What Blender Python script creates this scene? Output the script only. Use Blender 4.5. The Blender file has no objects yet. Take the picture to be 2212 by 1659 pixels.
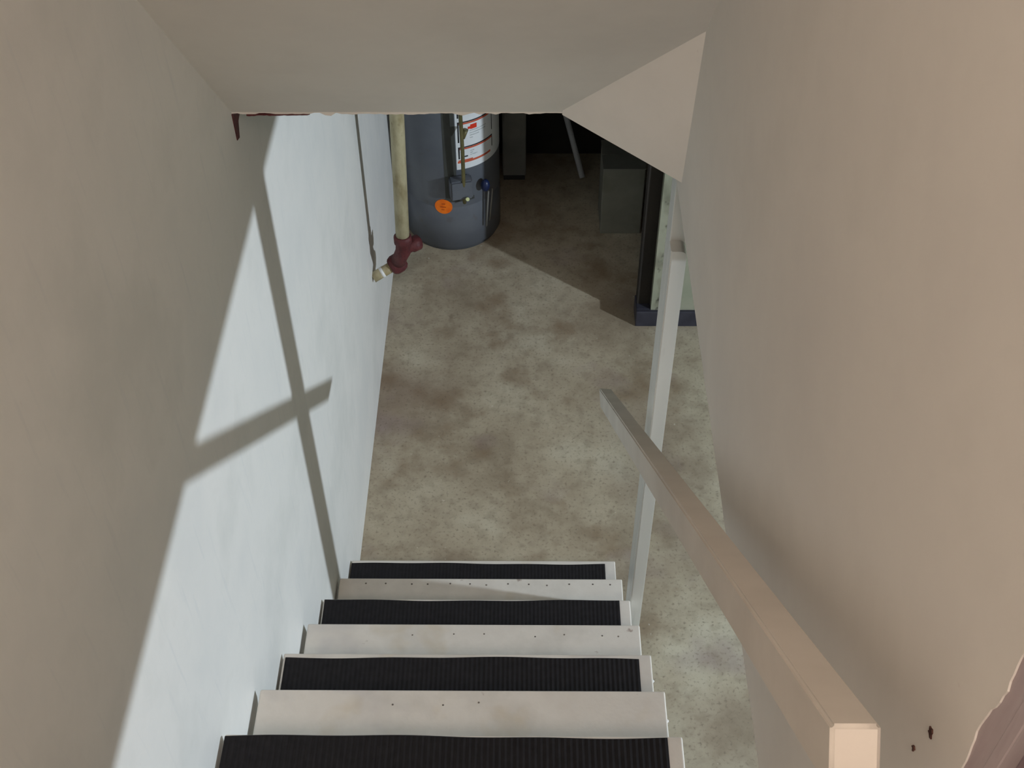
import bpy, bmesh, math, random
from mathutils import Vector, Matrix
random.seed(7)
C = bpy.context.scene.collection
SC = bpy.context.scene
PI = math.pi

# ------------------------------------------------------------------ camera
cam_d = bpy.data.cameras.new('camera'); cam = bpy.data.objects.new('camera', cam_d); C.objects.link(cam)
P_, Y_, R_ = math.radians(46.34), math.radians(-0.85), math.radians(-0.50)
fw = Vector((math.sin(Y_)*math.cos(P_), math.cos(Y_)*math.cos(P_), -math.sin(P_)))
r0 = Vector((math.cos(Y_), -math.sin(Y_), 0)); u0 = r0.cross(fw)
rt = math.cos(R_)*r0 + math.sin(R_)*u0; up = -math.sin(R_)*r0 + math.cos(R_)*u0
m = Matrix.Identity(4)
for i in range(3):
    m[i][0] = rt[i]; m[i][1] = up[i]; m[i][2] = -fw[i]
m.translation = Vector((0.59993, -2.43408, 3.63756))
cam.matrix_world = m
cam_d.sensor_width = 36; cam_d.lens = 42.43; cam_d.clip_start = 0.02; cam_d.clip_end = 60
SC.camera = cam
# ------------------------------------------------------------------ world, exposure
w = bpy.data.worlds.new('world'); SC.world = w; w.use_nodes = True
w.node_tree.nodes['Background'].inputs[0].default_value = (0.5, 0.48, 0.45, 1)
w.node_tree.nodes['Background'].inputs[1].default_value = 0.02
SC.view_settings.view_transform = 'Standard'; SC.view_settings.look = 'None'
SC.view_settings.exposure = 0.0; SC.view_settings.gamma = 1; SC.view_settings.use_curve_mapping = False
# ------------------------------------------------------------------ large lights
LAMP = Vector((4.10, -0.84, 1.77))
pl = bpy.data.lights.new('bulb_light', 'POINT'); pl.energy = 395; pl.color = (0.85, 0.96, 1.06); pl.shadow_soft_size = 0.05
plo = bpy.data.objects.new('bulb_light', pl); plo.location = LAMP; C.objects.link(plo)
def area(name, loc, target, sx, sy, energy, col):
    l = bpy.data.lights.new(name, 'AREA'); l.shape = 'RECTANGLE'; l.size = sx; l.size_y = sy; l.energy = energy; l.color = col
    o = bpy.data.objects.new(name, l); C.objects.link(o); o.location = loc
    o.rotation_euler = (Vector(target)-Vector(loc)).to_track_quat('-Z', 'Y').to_euler()
    return o
area('hall_light', (0.68, -3.5, 4.95), (0.40, -1.2, 2.2), 0.6, 0.6, 47, (1.0, 0.81, 0.70))

# ------------------------------------------------------------------ materials
def s2l(c):
    return tuple(((x/255)/12.92 if x/255 <= .04045 else (((x/255)+.055)/1.055)**2.4) for x in c) + (1,)
def mat(name, cols, scale=3, rough=.6, detail=6, stretch=(1,1,1), bump=0, bscale=60, metal=0, spots=None, streaks=None, ramp=(.35,.65), spec=.4):
    mt = bpy.data.materials.new(name); mt.use_nodes = True; nt = mt.node_tree; N = nt.nodes; L = nt.links
    b = N['Principled BSDF']; b.inputs['Roughness'].default_value = rough; b.inputs['Metallic'].default_value = metal
    b.inputs['Specular IOR Level'].default_value = spec
    tc = N.new('ShaderNodeTexCoord'); mp = N.new('ShaderNodeMapping'); mp.inputs['Scale'].default_value = stretch
    L.new(tc.outputs['Object'], mp.inputs['Vector'])
    n = N.new('ShaderNodeTexNoise'); n.inputs['Scale'].default_value = scale; n.inputs['Detail'].default_value = detail; n.inputs['Roughness'].default_value = .6
    L.new(mp.outputs[0], n.inputs['Vector'])
    r = N.new('ShaderNodeValToRGB'); L.new(n.outputs['Fac'], r.inputs[0])
    k = len(cols)
    while len(r.color_ramp.elements) < k: r.color_ramp.elements.new(.5)
    for i, c in enumerate(cols):
        r.color_ramp.elements[i].position = ramp[0] + (ramp[1]-ramp[0])*(i/max(1, k-1)); r.color_ramp.elements[i].color = s2l(c)
    out = r.outputs[0]
    def over(out, sc, lo, hi, col, amt, st=(1,1,1), det=3):
        m2 = N.new('ShaderNodeMapping'); m2.inputs['Scale'].default_value = st; m2.inputs['Location'].default_value = (sc, 3.1, 1.7)
        L.new(tc.outputs['Object'], m2.inputs['Vector'])
        n2 = N.new('ShaderNodeTexNoise'); n2.inputs['Scale'].default_value = sc; n2.inputs['Detail'].default_value = det
        L.new(m2.outputs[0], n2.inputs['Vector'])
        mr = N.new('ShaderNodeMapRange'); mr.inputs[1].default_value = lo; mr.inputs[2].default_value = hi; mr.inputs[4].default_value = amt
        L.new(n2.outputs['Fac'], mr.inputs[0])
        mx = N.new('ShaderNodeMix'); mx.data_type = 'RGBA'; L.new(mr.outputs[0], mx.inputs[0]); L.new(out, mx.inputs[6]); mx.inputs[7].default_value = s2l(col)
        return mx.outputs[2]
    for s in (spots or []): out = over(out, *s)
    L.new(out, b.inputs['Base Color'])
    if bump:
        n3 = N.new('ShaderNodeTexNoise'); n3.inputs['Scale'].default_value = bscale; n3.inputs['Detail'].default_value = 4
        L.new(tc.outputs['Object'], n3.inputs['Vector'])
        bp = N.new('ShaderNodeBump'); bp.inputs['Strength'].default_value = bump; bp.inputs['Distance'].default_value = .01
        L.new(n3.outputs['Fac'], bp.inputs['Height']); L.new(bp.outputs[0], b.inputs['Normal'])
    return mt
M = {}
M['wall'] = mat('white_wall_paint', [(216,217,214),(226,226,223),(220,221,219)], 2.2, .55, bump=.05, bscale=35,
                spots=[(9,.60,.75,(204,208,210),.35,(1,5,.5)), (70,.74,.78,(170,164,156),.35,(1,6,.35))])
M['plaster'] = mat('stairwell_plaster', [(214,211,204),(222,219,212),(216,213,207)], 1.8, .75, bump=.04, bscale=30,
                spots=[(40,.76,.80,(185,178,168),.4)])
M['floor'] = mat('mottled_concrete', [(150,138,118),(170,159,138),(184,175,154),(196,190,170)], 2.4, .6, detail=9, ramp=(.34,.66), bump=.10, bscale=25,
                spots=[(1.3,.52,.70,(132,112,98),.62), (4.5,.56,.72,(118,94,68),.6,(1,1,1),8), (3.1,.60,.75,(140,122,128),.45), (16,.66,.78,(96,80,64),.4,(1,1,1),5), (90,.55,.72,(112,102,88),.6,(1,1,1),6), (22,.48,.74,(132,120,102),.45,(1,1,1),8), (55,.74,.77,(215,212,198),.5)])
M['tread'] = mat('painted_tread', [(208,205,198),(222,219,212),(214,210,203)], 4, .45, bump=.05,
                spots=[(7,.60,.75,(196,180,148),.45), (30,.72,.78,(120,90,80),.6), (5,.62,.74,(188,186,188),.5)])
M['wood_white'] = mat('white_painted_wood', [(210,212,208),(222,223,219)], 4, .4, stretch=(1,1,.15),
                spots=[(14,.62,.75,(190,190,186),.5,(3,3,.3))])
M['rail'] = mat('rail_paint', [(202,196,186),(212,206,196)], 6, .65, spec=.25, spots=[(40,.74,.80,(150,110,80),.6)])
M['dark_edge'] = mat('dark_gap', [(44,36,38),(60,50,50)], 9, .8)
M['mat'] = mat('black_rubber', [(26,25,28),(33,32,35)], 60, .75, spec=.25)
M['maroon'] = mat('maroon_paint', [(70,30,34),(92,42,44),(78,34,38)], 30, .6, bump=.3, bscale=80)
M['pipe'] = mat('cream_pipe', [(164,154,122),(190,182,150),(150,138,104)], 12, .5, stretch=(1,1,.4), spots=[(26,.66,.74,(110,88,60),.6)])
M['tank'] = mat('grey_tank_enamel', [(92,97,106),(102,107,114)], 5, .4, spots=[(14,.62,.74,(90,84,80),.6)])
M['tankdark'] = mat('tank_recess', [(58,60,58),(70,72,68)], 8, .6)
M['label'] = mat('label_paper', [(228,232,236),(236,240,242)], 8, .4)
M['lab_black'] = mat('label_ink_black', [(26,28,34),(34,36,40)], 9, .5)
M['lab_red'] = mat('label_ink_red', [(196,84,60),(214,110,80)], 9, .5)
M['lab_bright'] = mat('label_ink_bright_red', [(220,50,26),(232,64,36)], 9, .5)
M['lab_grey'] = mat('label_ink_grey', [(168,176,180),(210,214,216)], 90, .5)
M['orange'] = mat('orange_sticker', [(232,104,14),(246,128,28)], 30, .5)
M['sticker_ink'] = mat('sticker_ink', [(170,70,10),(185,80,14)], 30, .5)
M['brass'] = mat('olive_brass', [(92,88,58),(120,114,76)], 20, .45, metal=.3)
M['brassb'] = mat('bright_brass', [(198,206,150),(210,214,160)], 20, .35)
M['blue'] = mat('blue_plastic', [(20,32,66),(26,40,80)], 20, .4)
M['darkmetal'] = mat('dark_metal', [(38,38,40),(52,52,52)], 12, .6)
M['furnace'] = mat('grey_furnace_metal', [(112,112,108),(128,126,120)], 6, .5)
M['card'] = mat('grey_board', [(118,118,108),(132,131,120)], 5, .8, spots=[(6,.55,.7,(100,98,84),.5)])
M['pvc'] = mat('pale_pipe', [(180,182,184),(196,198,200)], 9, .4)
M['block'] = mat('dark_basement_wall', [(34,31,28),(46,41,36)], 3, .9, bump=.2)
M['green'] = mat('pale_green_wall', [(140,145,126),(156,156,138)], 4, .7, spots=[(9,.56,.66,(96,92,78),.6,(1,1,.5)), (24,.62,.70,(50,46,38),.8,(1,2,.6))])
M['base'] = mat('black_baseboard', [(44,44,54),(58,58,68)], 12, .45)
M['mauve'] = mat('mauve_brown_trim', [(166,151,154),(182,170,172),(172,158,160)], 10, .6, stretch=(3,3,.4))
M['mauve_dark'] = mat('dark_mauve_groove', [(128,108,116),(138,118,124)], 12, .6)
M['joist'] = mat('ceiling_boards', [(74,62,50),(88,74,58)], 5, .8, stretch=(1,6,1))
M['chip'] = mat('dark_chip', [(60,34,30),(84,54,44)], 40, .9)
M['steel'] = mat('nail_steel', [(90,84,80),(120,112,104)], 40, .5)
M['whitenail'] = mat('painted_nail', [(226,228,228),(232,234,234)], 40, .4)
e = bpy.data.materials.new('bulb_glow'); e.use_nodes = True
e.node_tree.nodes['Principled BSDF'].inputs['Emission Color'].default_value = (.9, 1, 1, 1)
e.node_tree.nodes['Principled BSDF'].inputs['Emission Strength'].default_value = 4
M['bulb'] = e

# ------------------------------------------------------------------ helpers
def box(bm, x0, x1, y0, y1, z0, z1, mi=0, bev=0, seg=2):
    t = bmesh.new(); bmesh.ops.create_cube(t, size=1)
    for v in t.verts: v.co = Vector(((x0+x1)/2+v.co.x*(x1-x0), (y0+y1)/2+v.co.y*(y1-y0), (z0+z1)/2+v.co.z*(z1-z0)))
    if bev: bmesh.ops.bevel(t, geom=t.edges[:], offset=bev, segments=seg, profile=.5, affect='EDGES')
    add(bm, t, mi)
def add(bm, t, mi=0):
    for f in t.faces: f.material_index = mi
    me = bpy.data.meshes.new('tmp'); t.to_mesh(me); t.free(); bm.from_mesh(me); bpy.data.meshes.remove(me)
def prism(bm, pts, axis, a, b, mi=0):
    """polygon pts (2D) in the plane normal to axis, extruded from a to b"""
    def P(p, t): return {'X': (t, p[0], p[1]), 'Y': (p[0], t, p[1]), 'Z': (p[0], p[1], t)}[axis]
    t = bmesh.new(); A = [t.verts.new(P(p, a)) for p in pts]; B = [t.verts.new(P(p, b)) for p in pts]; n = len(pts)
    t.faces.new(A); t.faces.new(B[::-1])
    for i in range(n): t.faces.new((A[i], B[i], B[(i+1) % n], A[(i+1) % n]))
    bmesh.ops.recalc_face_normals(t, faces=t.faces[:]); add(bm, t, mi)
def tube(bm, pts, r, seg=16, mi=0):
    pts = [Vector(p) for p in pts]; rr = r if isinstance(r, (list, tuple)) else [r]*len(pts)
    t = bmesh.new(); rings = []
    for i, p in enumerate(pts):
        d = (pts[min(i+1, len(pts)-1)]-pts[max(i-1, 0)]).normalized()
        a = d.orthogonal().normalized() if i == 0 else (a - d*a.dot(d)).normalized()
        b = d.cross(a)
        rings.append([t.verts.new(p + (a*math.cos(2*PI*k/seg)+b*math.sin(2*PI*k/seg))*rr[i]) for k in range(seg)])
    for i in range(len(rings)-1):
        for k in range(seg): t.faces.new((rings[i][k], rings[i][(k+1) % seg], rings[i+1][(k+1) % seg], rings[i+1][k]))
    t.faces.new(rings[0][::-1]); t.faces.new(rings[-1])
    bmesh.ops.recalc_face_normals(t, faces=t.faces[:])
    for f in t.faces: f.smooth = len(f.verts) == 4
    add(bm, t, mi)
def lathe(bm, c, prof, seg=48, mi=0):
    """prof: list of (r, z) around vertical axis at c"""
    t = bmesh.new(); rings = []
    for r, z in prof: rings.append([t.verts.new((c[0]+r*math.cos(2*PI*k/seg), c[1]+r*math.sin(2*PI*k/seg), c[2]+z)) for k in range(seg)])
    for i in range(len(rings)-1):
        for k in range(seg): t.faces.new((rings[i][k], rings[i][(k+1) % seg], rings[i+1][(k+1) % seg], rings[i+1][k]))
    t.faces.new(rings[0][::-1]); t.faces.new(rings[-1])
    bmesh.ops.recalc_face_normals(t, faces=t.faces[:])
    for f in t.faces: f.smooth = len(f.verts) == 4
    add(bm, t, mi)
def sphere(bm, c, r, mi=0, sc=(1,1,1), seg=16):
    t = bmesh.new(); bmesh.ops.create_uvsphere(t, u_segments=seg, v_segments=max(6, seg//2), radius=r)
    for v in t.verts: v.co = Vector((v.co.x*sc[0]+c[0], v.co.y*sc[1]+c[1], v.co.z*sc[2]+c[2]))
    for f in t.faces: f.smooth = True
    add(bm, t, mi)
def obj(name, bm, mats, parent=None, origin=None):
    me = bpy.data.meshes.new(name)
    if origin is not None: bmesh.ops.translate(bm, verts=bm.verts[:], vec=-Vector(origin))
    bm.to_mesh(me); bm.free()
    for k in (mats if isinstance(mats, (list, tuple)) else [mats]): me.materials.append(M[k])
    o = bpy.data.objects.new(name, me); C.objects.link(o)
    if origin is not None: o.location = origin
    if parent is not None:
        wl = Vector((0, 0, 0)); q_ = parent
        while q_ is not None: wl += q_.location; q_ = q_.parent
        o.parent = parent; o.location = o.location - wl
    return o
def struct(name, bm, mats, label, cat='wall'):
    o = obj(name, bm, mats); o['kind'] = 'structure'; o['label'] = label; o['category'] = cat; return o
def tag(o, label, cat, group=None):
    o['label'] = label; o['category'] = cat
    if group: o['group'] = group
    return o
def empty(name, loc, label, cat, group=None):
    o = bpy.data.objects.new(name, None); C.objects.link(o); o.location = loc; return tag(o, label, cat, group)
B = bmesh.new

# ------------------------------------------------------------------ constants
RISE, RUN, W = 0.2038, 0.21452, 0.914
XR = 0.899          # face of the right stairwell wall
ZW = 2.19           # its lower edge
ZH = 2.236          # lower edge of the header
YH = -0.338         # face of the header
YE = -2.05          # upper end of the right wall
SL = 1.19           # slope of stair ceiling
ZU = 13*RISE        # upstairs floor 2.65
YU = -12*RUN
def nz(i): return (i+1)*RISE      # top of tread i
def ny(i): return -i*RUN          # nosing of tread i
TOP = 5.1

# ------------------------------------------------------------------ structure
b = B(); box(b, -.1, 5.6, -4.6, 3.5, -.12, 0); struct('floor', b, 'floor', 'mottled tan and brown concrete basement floor', 'floor')
b = B(); box(b, -.12, 0, -4.6, 3.5, 0, TOP); struct('wall_left', b, 'wall', 'tall white painted wall along the left of the stairs')
# right stairwell wall with ragged painted upper end
b = B(); pts = [(-.24, ZW)]
pts += [(-.24, TOP)]
zs = [TOP - k*.008 for k in range(1, int((TOP-ZW)/.008))]
pts += [(YE, TOP)]
for z in zs: pts.append((YE + random.uniform(-.0014, .0014) + (.0025*math.sin(z*61) if z < 3.0 else 0), z))
pts += [(YE, ZW)]
k = 40
for i in range(1, k): pts.append((YE + (-.24-YE)*i/k, ZW+random.uniform(-.002, .002)))
prism(b, pts, 'X', XR, XR+.11); struct('wall_right', b, 'plaster', 'beige plaster wall hanging along the right of the stairwell')
# header
b = B()
pts = [(0, 2.62), (0, ZH)]
k = 60
for i in range(1, k): pts.append((.676*i/k, ZH + random.uniform(-.0025, .0025) - (.004 if i in (17, 18, 41, 42) else 0)))
pts += [(.70, ZH), (XR, ZH), (XR, 2.62)]
prism(b, pts, 'Y', YH+.004, YH+.10); struct('wall_header', b, 'plaster', 'plaster header over the lower opening of the stairwell')
# diagonal corner facet
b = B(); t = bmesh.new()
def fy(x, z): return YH - 1.02*(x-.676) - .19*(z-ZH)
zt_ = 3.1
lo = [t.verts.new(p) for p in ((.676, fy(.676, ZH), ZH), (XR+.02, fy(XR+.02, ZH), ZH), (XR+.02, -.245, ZH), (.676, -.245, ZH))]
hi = [t.verts.new(p) for p in ((.676, fy(.676, zt_), zt_), (XR+.02, fy(XR+.02, zt_), zt_), (XR+.02, -.245, zt_), (.676, -.245, zt_))]
t.faces.new(lo); t.faces.new(hi[::-1])
for k in range(4): t.faces.new((lo[k], hi[k], hi[(k+1) % 4], lo[(k+1) % 4]))
bmesh.ops.recalc_face_normals(t, faces=t.faces[:]); add(b, t)
struct('wall_corner', b, 'plaster', 'angled plaster corner piece joining header and right wall')
# sloped ceiling (stepped slab, lower face on the slope)
b = B(); ye = YH - (TOP-ZH)/SL
pts = [(YH+.004, ZH+.004), (ye, TOP), (ye+.0, TOP+.12), (YH+.10, TOP+.12), (YH+.10, ZH+.004)]
prism(b, pts, 'X', -.0, XR); struct('ceiling', b, 'plaster', 'sloping plaster ceiling over the stairs', 'ceiling')
b = B(); box(b, -.12, 2.6, -4.6, ye+.02, TOP, TOP+.12); struct('ceiling_hall', b, 'plaster', 'flat ceiling of the room above', 'ceiling')
# basement ceilings
b = B(); box(b, 0, 5.6, YH+.10, 3.5, 2.46, 2.6); box(b, XR+.11, 5.6, -4.6, YH+.10, 2.46, 2.6)
struct('ceiling_basement', b, 'joist', 'dark board ceiling of the basement', 'ceiling')
b = B(); box(b, 1.30, 1.46, -3.4, 3.0, 1.908, 2.46); struct('trim_shade_block', b, 'joist', 'unseen block added under the basement ceiling to shade the upper left wall', 'light blocker')  # added out of view to cut the bulb's light high on the left wall
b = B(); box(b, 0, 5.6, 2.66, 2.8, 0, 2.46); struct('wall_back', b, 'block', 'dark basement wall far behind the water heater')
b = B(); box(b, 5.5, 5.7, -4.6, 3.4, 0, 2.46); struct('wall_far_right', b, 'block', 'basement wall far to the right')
b = B(); box(b, 0, 5.6, -4.6, -4.5, 0, TOP); struct('wall_behind', b, 'plaster', 'wall behind the camera')
# upstairs: floor, hall wall on the right past the trim
b = B(); box(b, 0, 2.6, -4.6, YU-.02, 2.47, ZU); struct('floor_hall', b, 'joist', 'floor of the room above', 'floor')
b = B(); box(b, XR-.002, XR+.11, -4.5, -2.118, 2.6, TOP); struct('wall_hall', b, 'plaster', 'beige wall beside the top of the stairs')
# brown trim at the upper end of the right wall
b = B(); box(b, XR+.0015, XR+.10, -2.118, YE+.012, 2.47, TOP, 0); box(b, XR+.001, XR+.02, -2.082, -2.066, 2.47, TOP-.001, 0, .003); 
struct('trim_1', b, 'mauve', 'mauve brown wooden trim at the upper end of the right wall', 'trim')
b = B(); box(b, XR+.000, XR+.012, -2.104, -2.092, 2.47, TOP-.002, 0, .003); struct('trim_2', b, 'mauve_dark', 'dark groove strip beside the brown trim', 'trim')
# raw maroon plate under the header's left end and chipped corner
b = B(); pts = [(.03, ZH-.001)]
for i in range(0, 25): pts.append((.03+.0052*i, ZH-.0025-random.uniform(0, .0028)*(1-i/26)))
pts.append((.16, ZH-.001)); prism(b, pts, 'Y', YH+.002, YH+.09)
struct('trim_3', b, 'maroon', 'raw maroon edge under the left end of the header', 'trim')
# partition in the basement (right), its baseboard
b = B(); box(b, 1.145, 5.5, 1.402, 1.52, 0, 2.46, 0); struct('wall_partition', b, 'green', 'pale greenish basement partition wall beyond the post')
b = B(); box(b, 1.082, 5.5, 1.385, 1.402, 0, .085, 0, .004); box(b, 1.082, 1.145, 1.402, 1.50, 0, .085, 0, .006)
struct('baseboard_partition', b, 'base', 'black baseboard along the foot of the greenish partition wall', 'baseboard')

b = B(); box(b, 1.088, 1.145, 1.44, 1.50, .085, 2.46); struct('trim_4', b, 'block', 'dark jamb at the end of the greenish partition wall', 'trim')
b = B(); prism(b, [(-.338, 2.236), (-.24, 2.232), (-.262, 2.205), (-.30, 2.196), (-.315, 2.165), (-.336, 2.172)], 'X', 0, .0015); struct('trim_5', b, 'maroon', 'dark maroon chipped patch in the corner under the header', 'trim')
# ------------------------------------------------------------------ staircase
st = empty('staircase', (W/2, 0, 0), 'steep white painted wooden staircase descending between wall and floor', 'staircase')
for i in range(12):
    b = B(); x0 = 0.006 + (.006 if i in (3, 5) else .0) + (.003 if i == 1 else 0)
    box(b, x0, W, ny(i)-RUN-.02, ny(i), nz(i)-.036, nz(i), 0, .004, 3)
    o = obj('tread', b, 'tread', st)
    nails = {1: 13, 3: 7, 5: 3}.get(i, 0)
    for k in range(nails):
        xx = (.10 + .78*k/12 if i == 1 else (.30, .42, .50, .62, .71, .80, .86)[k]) + random.uniform(-.012, .012)
        bb = B(); sphere(bb, (xx, ny(i)-.022-(0 if i == 1 else .012)+random.uniform(-.004, .004), nz(i)), .0031 if i == 1 else .0024, 0, (1, 1, .3), 8)
        obj('nail_head', bb, 'steel', o)
    for yy, rr in (((-.07, .0045), (-.13, .0035)) if i in (4, 5, 6) else ()):
        bb = B(); sphere(bb, (W-.001, ny(i)+yy, nz(i)-.006), rr, 0, (1, 1, 1), 8); obj('paint_drip', bb, 'whitenail', o)
for s in (.034, W-.062):
    b = B()
    # closed slanted stringer just below the treads
    prism(b, [(-.064, 0), (-12*RUN+.02, .163+.95*(12*RUN-.02-RUN-.02)), (-12*RUN+.02, 1.99), (-.36, 0)], 'X', s-.02, s+.02)
    obj('stringer', b, 'wood_white', st)
for i in range(11):
    b = B(); box(b, .02, W-.02, ny(i+1)-.022, ny(i+1)-.008, nz(i), nz(i+1)-.034); obj('riser', b, 'wood_white', st)

# ------------------------------------------------------------------ anti slip mats
names = {0: 'black ribbed rubber tread mat on the lowest and farthest step', 2: 'black ribbed rubber tread mat on the step beside the foot of the post',
         4: 'black ribbed rubber tread mat, second nearest to the camera', 6: 'black ribbed rubber tread mat on the nearest step, cut by the frame'}
ends = {0: (.006, .878), 2: (.010, .882), 4: (.012, .883), 6: (.008, .884)}
front = {0: .013, 2: .003, 4: .011, 6: .003}
for i in (0, 2, 4, 6):
    x0, x1 = ends[i]; yf = ny(i)-front[i]; yb = ny(i+1)-.006; n = 90
    b = B(); t = bmesh.new(); F = []
    nrib = 150
    # ribs run front to back: fine corrugation across X
    for k in range(nrib+1):
        x = x0 + (x1-x0)*k/nrib
        z = nz(i) + (.0040 if k % 2 else .0031)
        wob = .0022*math.sin(x*7+i) + .0012*math.sin(x*23+2*i)
        cut = 0
        F.append((t.verts.new((x, yf+wob, nz(i)+.0003)), t.verts.new((x, yf+wob-.003, z)), t.verts.new((x, yb, z)), t.verts.new((x, yb, nz(i)+.0003))))
    for k in range(nrib):
        for j in range(3): t.faces.new((F[k][j], F[k+1][j], F[k+1][j+1], F[k][j+1]))
        t.faces.new((F[k][3], F[k+1][3], F[k+1][0], F[k][0]))
    t.faces.new(F[0]); t.faces.new(F[-1][::-1])
    bmesh.ops.recalc_face_normals(t, faces=t.faces[:]); add(b, t)
    tag(obj('tread_mat', b, 'mat'), names[i], 'mat', 'black rubber mats on alternate steps')

# ------------------------------------------------------------------ post
po = empty('stair_post', (.93, -.40, 0), 'white painted wooden post standing against the right side of the lower steps', 'post')
b = B()
# front board with rounded top right corner
x0, x1 = W+.002, W+.037; zt = 1.95; r = .016
pts = [(x0, 0), (x0, zt)]
for k in range(7):
    a = PI/2 - k*PI/12; pts.append((x1-r+r*math.cos(a), zt-r+r*math.sin(a)))
pts += [(x1, 0)]
prism(b, pts, 'Y', -.429, -.391); bmesh.ops.bevel(b, geom=[e_ for e_ in b.edges if abs((e_.verts[0].co-e_.verts[1].co).z) > 1], offset=.0025, segments=2, affect='EDGES')
obj('front_board', b, 'wood_white', po)
b = B(); box(b, W+.002, W+.036, -.3905, -.328, 0, ZW+.27-.0, 0, .002); obj('back_board', b, 'wood_white', po)

# ------------------------------------------------------------------ handrail
RS = .889
hr = empty('handrail', (.83, -1.0, 1.9), 'pale wooden handrail sloping down past the post along the right wall', 'handrail')
def railz(y): return 2.878 - RS*(y+2.031)
yA, yB = -2.031, -.02
u = Vector((0, yB-yA, railz(yB)-railz(yA))).normalized(); nrm = Vector((0, -u.z, u.y))
if nrm.z < 0: nrm = -nrm
b = B()
A0 = Vector((.810, yA, railz(yA))); B0 = Vector((.817, yB, railz(yB)))
T = .050; wd = .035
t = bmesh.new()
sec = [(0, 0), (wd, 0), (wd, -T), (0, -T)]
ra = [t.verts.new(A0 + Vector((p[0], 0, 0)) + nrm*p[1]) for p in sec]
# the far end is cut obliquely so its top left corner runs to a point
rb = [t.verts.new(B0 + Vector((p[0], 0, 0)) + nrm*p[1] - u*(.03*(p[0]/wd) + .07*(-p[1]/T))) for p in sec]
t.faces.new(ra[::-1]); t.faces.new(rb)
for i in range(4): t.faces.new((ra[i], ra[(i+1) % 4], rb[(i+1) % 4], rb[i]))
bmesh.ops.recalc_face_normals(t, faces=t.faces[:]); bmesh.ops.bevel(t, geom=t.edges[:], offset=.003, segments=3, affect='EDGES')
for f in t.faces: f.smooth = f.calc_area() < .001
add(b, t); obj('rail', b, 'rail', hr)
b = B(); zc = railz(-2.02)-.12; tube(b, [(.832, -2.012, zc+.03), (.836, -2.012, zc), (XR, -2.012, zc-.01)], .005, 10); obj('wall_bracket', b, 'steel', hr)
b = B(); zc = railz(-.40)-.075; tube(b, [(.848, -.405, zc+.01), (.856, -.405, zc-.03), (W+.0018, -.405, zc-.04)], .004, 10); obj('post_bracket', b, 'wood_white', hr)

# ------------------------------------------------------------------ paint chips on the right wall
for (y, z, s, nm) in ((-2.005, 2.818, .0045, 'small dark paint chip on right wall beside the near rail end'), (-1.995, 2.775, .003, 'tiny dark gouge in right wall just below the small dark paint chip')):
    b = B(); t = bmesh.new(); vs = []
    for k in range(11):
        a = 2*PI*k/11; rr = s*random.uniform(.4, 1.1); vs.append(t.verts.new((0, y+rr*math.cos(a), z+1.3*rr*math.sin(a))))
    f = t.faces.new(vs); ex = bmesh.ops.extrude_face_region(t, geom=[f])
    for g in ex['geom']:
        if isinstance(g, bmesh.types.BMVert): g.co.x -= .0015
    for v in t.verts: v.co.x += XR+.0003
    bmesh.ops.recalc_face_normals(t, faces=t.faces[:]); add(b, t)
    tag(obj('paint_chip', b, 'chip'), nm, 'paint chip')

# ------------------------------------------------------------------ wall pipe
P0 = Vector((.135, 1.138, .692)); P1 = Vector((.1541, 1.138, 1.2513))
pp = empty('drain_pipe', (.06, 1.15, .5), 'cream pipe with maroon fittings standing off the left wall', 'pipe')
b = B(); d = (P1-P0)
tube(b, [P0, P0+d*3.14], .026, 20); obj('riser_pipe', b, 'pipe', pp)
b = B(); EL = Vector((.134, 1.132, .640)); e2 = Vector((.096, 1.200, .518)); WL = Vector((.0015, 1.158, .480))
tube(b, [P0+Vector((0, 0, .020)), P0+Vector((0, 0, .014)), P0-Vector((0, 0, .014)), P0-Vector((0, 0, .020)), EL, (EL+e2)/2, e2+Vector((.004, -.004, .010))],
     [.029, .034, .034, .028, .030, .028, .030], 20)
dx = (WL-e2).normalized(); c0 = e2-dx*.024; c1 = e2+dx*.020
tube(b, [c0-dx*.012, c0-dx*.004, c0+dx*.012, c1-dx*.008, c1+dx*.006, c1+dx*.012], [.022, .033, .040, .040, .034, .026], 20)
tube(b, [EL+Vector((-.005, 0, .008)), EL+Vector((.030, .030, .004)), EL+Vector((.032, .032, .004)), EL+Vector((.052, .052, 0))], [.026, .026, .031, .031], 18)
obj('fitting', b, 'maroon', pp)
b = B(); tube(b, [e2+dx*.01, WL], .0215, 18); obj('wall_stub', b, 'pipe', pp)
b = B(); mid = e2*.38+WL*.62
tube(b, [mid-dx*.006, mid+dx*.006], .0222, 18); obj('paint_band', b, 'whitenail', pp)

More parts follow.
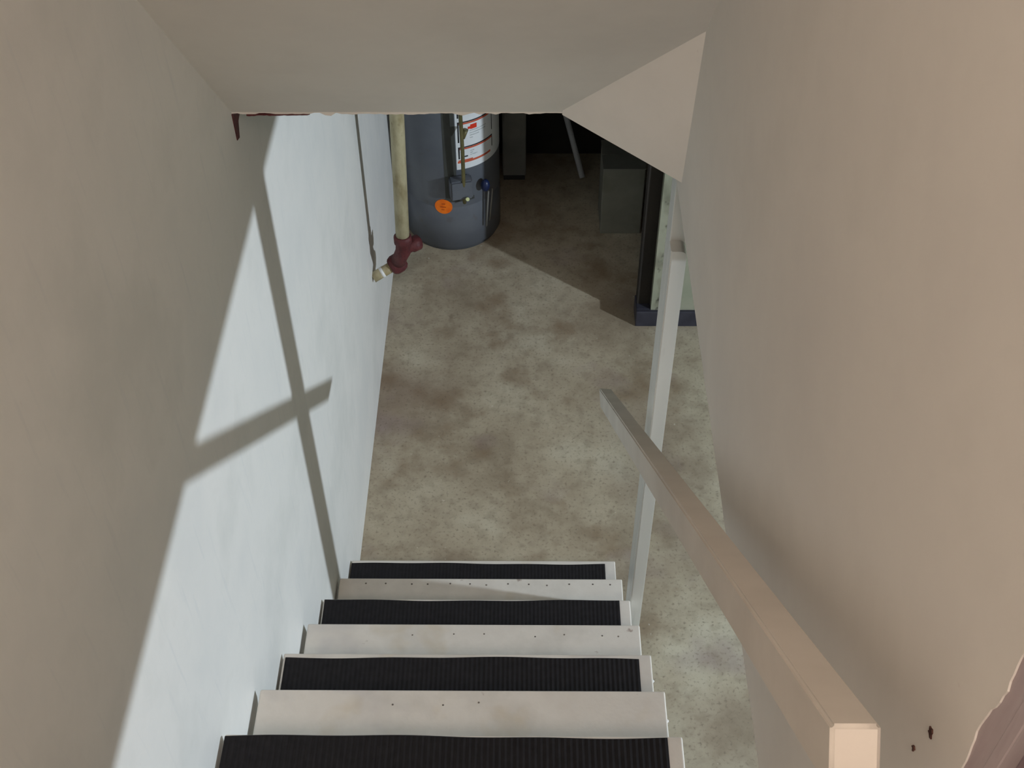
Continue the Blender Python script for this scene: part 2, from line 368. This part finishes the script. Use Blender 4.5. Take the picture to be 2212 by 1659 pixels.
# ------------------------------------------------------------------ water heater
cx, cy, R = .262, 2.11, .222
wh = empty('water_heater', (cx, cy, 0), 'grey cylindrical water heater with white warning label and round sticker', 'water heater')
b = B(); lathe(b, (cx, cy, 0), [(R-.012, 0), (R-.012, .02), (R, .024), (R, .252), (R-.002, .256), (R, .26), (R, 1.42), (R-.03, 1.45)], 96); obj('tank', b, 'tank', wh)
def patch(bm, a0, a1, z0, z1, rr, mi=0, n=10, skew=0, th=.0008):
    t = bmesh.new(); cols = []
    for k in range(n+1):
        a = math.radians(a0+(a1-a0)*k/n); dz = skew*k/n
        cols.append([t.verts.new((cx+q_*math.cos(a), cy+q_*math.sin(a), z+dz)) for q_ in (rr, rr+th) for z in (z0, z1)])
    for k in range(n):
        A, D = cols[k], cols[k+1]
        for i, j in ((2, 3), (1, 0), (0, 2), (3, 1)): t.faces.new((A[i], A[j], D[j], D[i]))
    t.faces.new((cols[0][0], cols[0][1], cols[0][3], cols[0][2])); t.faces.new((cols[-1][0], cols[-1][2], cols[-1][3], cols[-1][1]))
    bmesh.ops.recalc_face_normals(t, faces=t.faces[:])
    add(bm, t, mi)
b = B(); A0_, A1_ = -79.5, 0
patch(b, A0_, A1_, .462, 1.05, R, 0, 24, th=.001)
q2 = R+.001
for z0, z1 in ((.517, .578), (.602, .705), (.725, .90)):           # black frames with red heading bands
    a0, a1 = -77, -30
    patch(b, a0, a0+1.6, z0, z1, q2, 1, 2); patch(b, a1-1, a1, z0, z1, q2, 1, 2)
    patch(b, a0, a1, z1-.005, z1, q2, 1, 12); patch(b, a0+1.8, a1-1.2, z1-.014, z1-.006, q2, 2, 12)
patch(b, -78, -34, .495, .505, q2, 2, 12); patch(b, -77, -60, .505, .511, q2, 2, 6)

for z in (.528, .538, .548, .615, .627, .639, .651): patch(b, -63, -50+10*math.sin(z*90), z, z+.004, q2, 4, 6)
patch(b, -62, -54, .660, .682, q2, 3, 4, th=.001); patch(b, -65, -62, .663, .674, q2, 3, 2, th=.001)
patch(b, -72, -69, .648, .668, q2, 2, 3, th=.001); patch(b, -74, -70, .545, .556, q2, 1, 3); patch(b, -70, -66, .524, .530, q2, 1, 3)
obj('warning_label', b, ['label', 'lab_black', 'lab_red', 'lab_bright', 'lab_grey'], wh)['label'] = 'white warning label with black frames and red lines'
# round orange sticker on the lower shell
b = B(); t = bmesh.new(); a0 = -97; zc = .262; rs = .040
ring = []; cen = t.verts.new((cx+(R+.0016)*math.cos(math.radians(a0)), cy+(R+.0016)*math.sin(math.radians(a0)), zc))
for k in range(32):
    a = 2*PI*k/32; aa = math.radians(a0)+rs*math.cos(a)/R
    ring.append((t.verts.new((cx+(R+.0016)*math.cos(aa), cy+(R+.0016)*math.sin(aa), zc+rs*math.sin(a))), t.verts.new((cx+R*math.cos(aa), cy+R*math.sin(aa), zc+rs*math.sin(a)))))
for k in range(32):
    t.faces.new((cen, ring[k][0], ring[(k+1) % 32][0])); t.faces.new((ring[k][0], ring[k][1], ring[(k+1) % 32][1], ring[(k+1) % 32][0]))
bmesh.ops.recalc_face_normals(t, faces=t.faces[:]); add(b, t)
patch(b, -99, -95, .275, .280, R+.0016, 1, 3); patch(b, -101, -94, .258, .262, R+.0016, 1, 3); patch(b, -99.5, -96, .243, .247, R+.0016, 1, 3)
obj('round_sticker', b, ['orange', 'sticker_ink'], wh)['label'] = 'round orange sticker'
# recessed panel band left of the label
b = B(); patch(b, -94, -80.5, .30, 1.05, R, 0, 6, th=.0012); patch(b, -96, -60, .288, .305, R, 0, 12, th=.0014); obj('access_panel', b, 'tankdark', wh)
# control valve and tube
def cp(a, z, rr): return Vector((cx+rr*math.cos(math.radians(a)), cy+rr*math.sin(math.radians(a)), z))
b = B(); t = bmesh.new(); bmesh.ops.create_cube(t, size=1)
rotm = Matrix.Rotation(math.radians(-77+90), 3, 'Z'); cc = cp(-77, .385, R+.028)
for v in t.verts: v.co = rotm @ Vector((v.co.x*.10, v.co.y*.055, v.co.z*.10)) + cc
bmesh.ops.bevel(t, geom=t.edges[:], offset=.007, segments=2, affect='EDGES'); add(b, t); obj('control_valve', b, 'tank', wh)
b = B(); tube(b, [cp(-77, 1.3, R+.04), cp(-76, .9, R+.055), cp(-75, .60, R+.055), cp(-75, .42, R+.05), cp(-74, .30, R+.03)], .0085, 10)
tube(b, [cp(-71, .70, R+.05), cp(-74, .66, R+.055)], [.012, .008], 8)
obj('gas_tube', b, 'brass', wh)
b = B(); k = cp(-73, .345, R+.062); tube(b, [k, k+Vector((.004, -.012, .006))], .0085, 10); obj('brass_fitting', b, 'brassb', wh)
b = B(); k = cp(-50, .36, R+.03); sphere(b, k, .026, 0, (.8, .8, 1.2)); obj('control_knob', b, 'blue', wh)
b = B(); tube(b, [cp(-46, .32, R+.03), cp(-48, .12, R+.02)], .004, 8); tube(b, [cp(-40, .32, R+.03), cp(-43, .14, R+.02)], .004, 8); obj('burner_tube', b, 'furnace', wh)

# ------------------------------------------------------------------ things in the dark beyond
fu = empty('furnace', (.55, 2.54, 0), 'tall grey metal furnace cabinet in the dark right of the water heater', 'furnace')
b = B(); box(b, .49, .606, 2.43, 2.655, .03, 1.7, 0, .008); obj('cabinet', b, 'furnace', fu)
b = B(); box(b, .495, .60, 2.44, 2.65, 0, .03); obj('plinth', b, 'darkmetal', fu)
b = B(); box(b, .50, .596, 2.424, 2.431, .35, 1.3, 0, .003); obj('front_panel', b, 'furnace', fu)
bo = empty('storage_box', (1.04, 2.1, 0), 'dull grey box standing on the dark floor behind the partition end', 'box')
b = B(); box(b, .955, 1.145, 2.02, 2.24, 0, .37, 0, .004); obj('carton', b, 'card', bo)
b = B(); box(b, .953, 1.147, 2.018, 2.125, .371, .374); box(b, .953, 1.147, 2.13, 2.242, .371, .374); obj('flap', b, 'card', bo)
b = B(); tube(b, [(.886, 2.45, .006), (.80, 2.60, .272), (.7805, 2.634, .332)], .0145, 12); tag(obj('pole', b, 'pvc'), 'thin pale pole leaning in the dark corner behind', 'pole')

# ------------------------------------------------------------------ basement lamp
la = empty('hanging_lamp', (LAMP.x, LAMP.y, 2.46), 'bare white bulb hanging on a cord from the basement ceiling', 'lamp')
b = B(); tube(b, [(LAMP.x, LAMP.y, 2.459), (LAMP.x, LAMP.y, LAMP.z+.16)], .004, 8); obj('cord', b, 'darkmetal', la)
b = B(); tube(b, [(LAMP.x, LAMP.y, LAMP.z+.17), (LAMP.x, LAMP.y, LAMP.z+.09)], .02, 14); obj('socket', b, 'darkmetal', la)
b = B(); sphere(b, (LAMP.x, LAMP.y, LAMP.z+.075), .028, 0, (1, 1, 1.2)); obj('bulb', b, 'bulb', la)
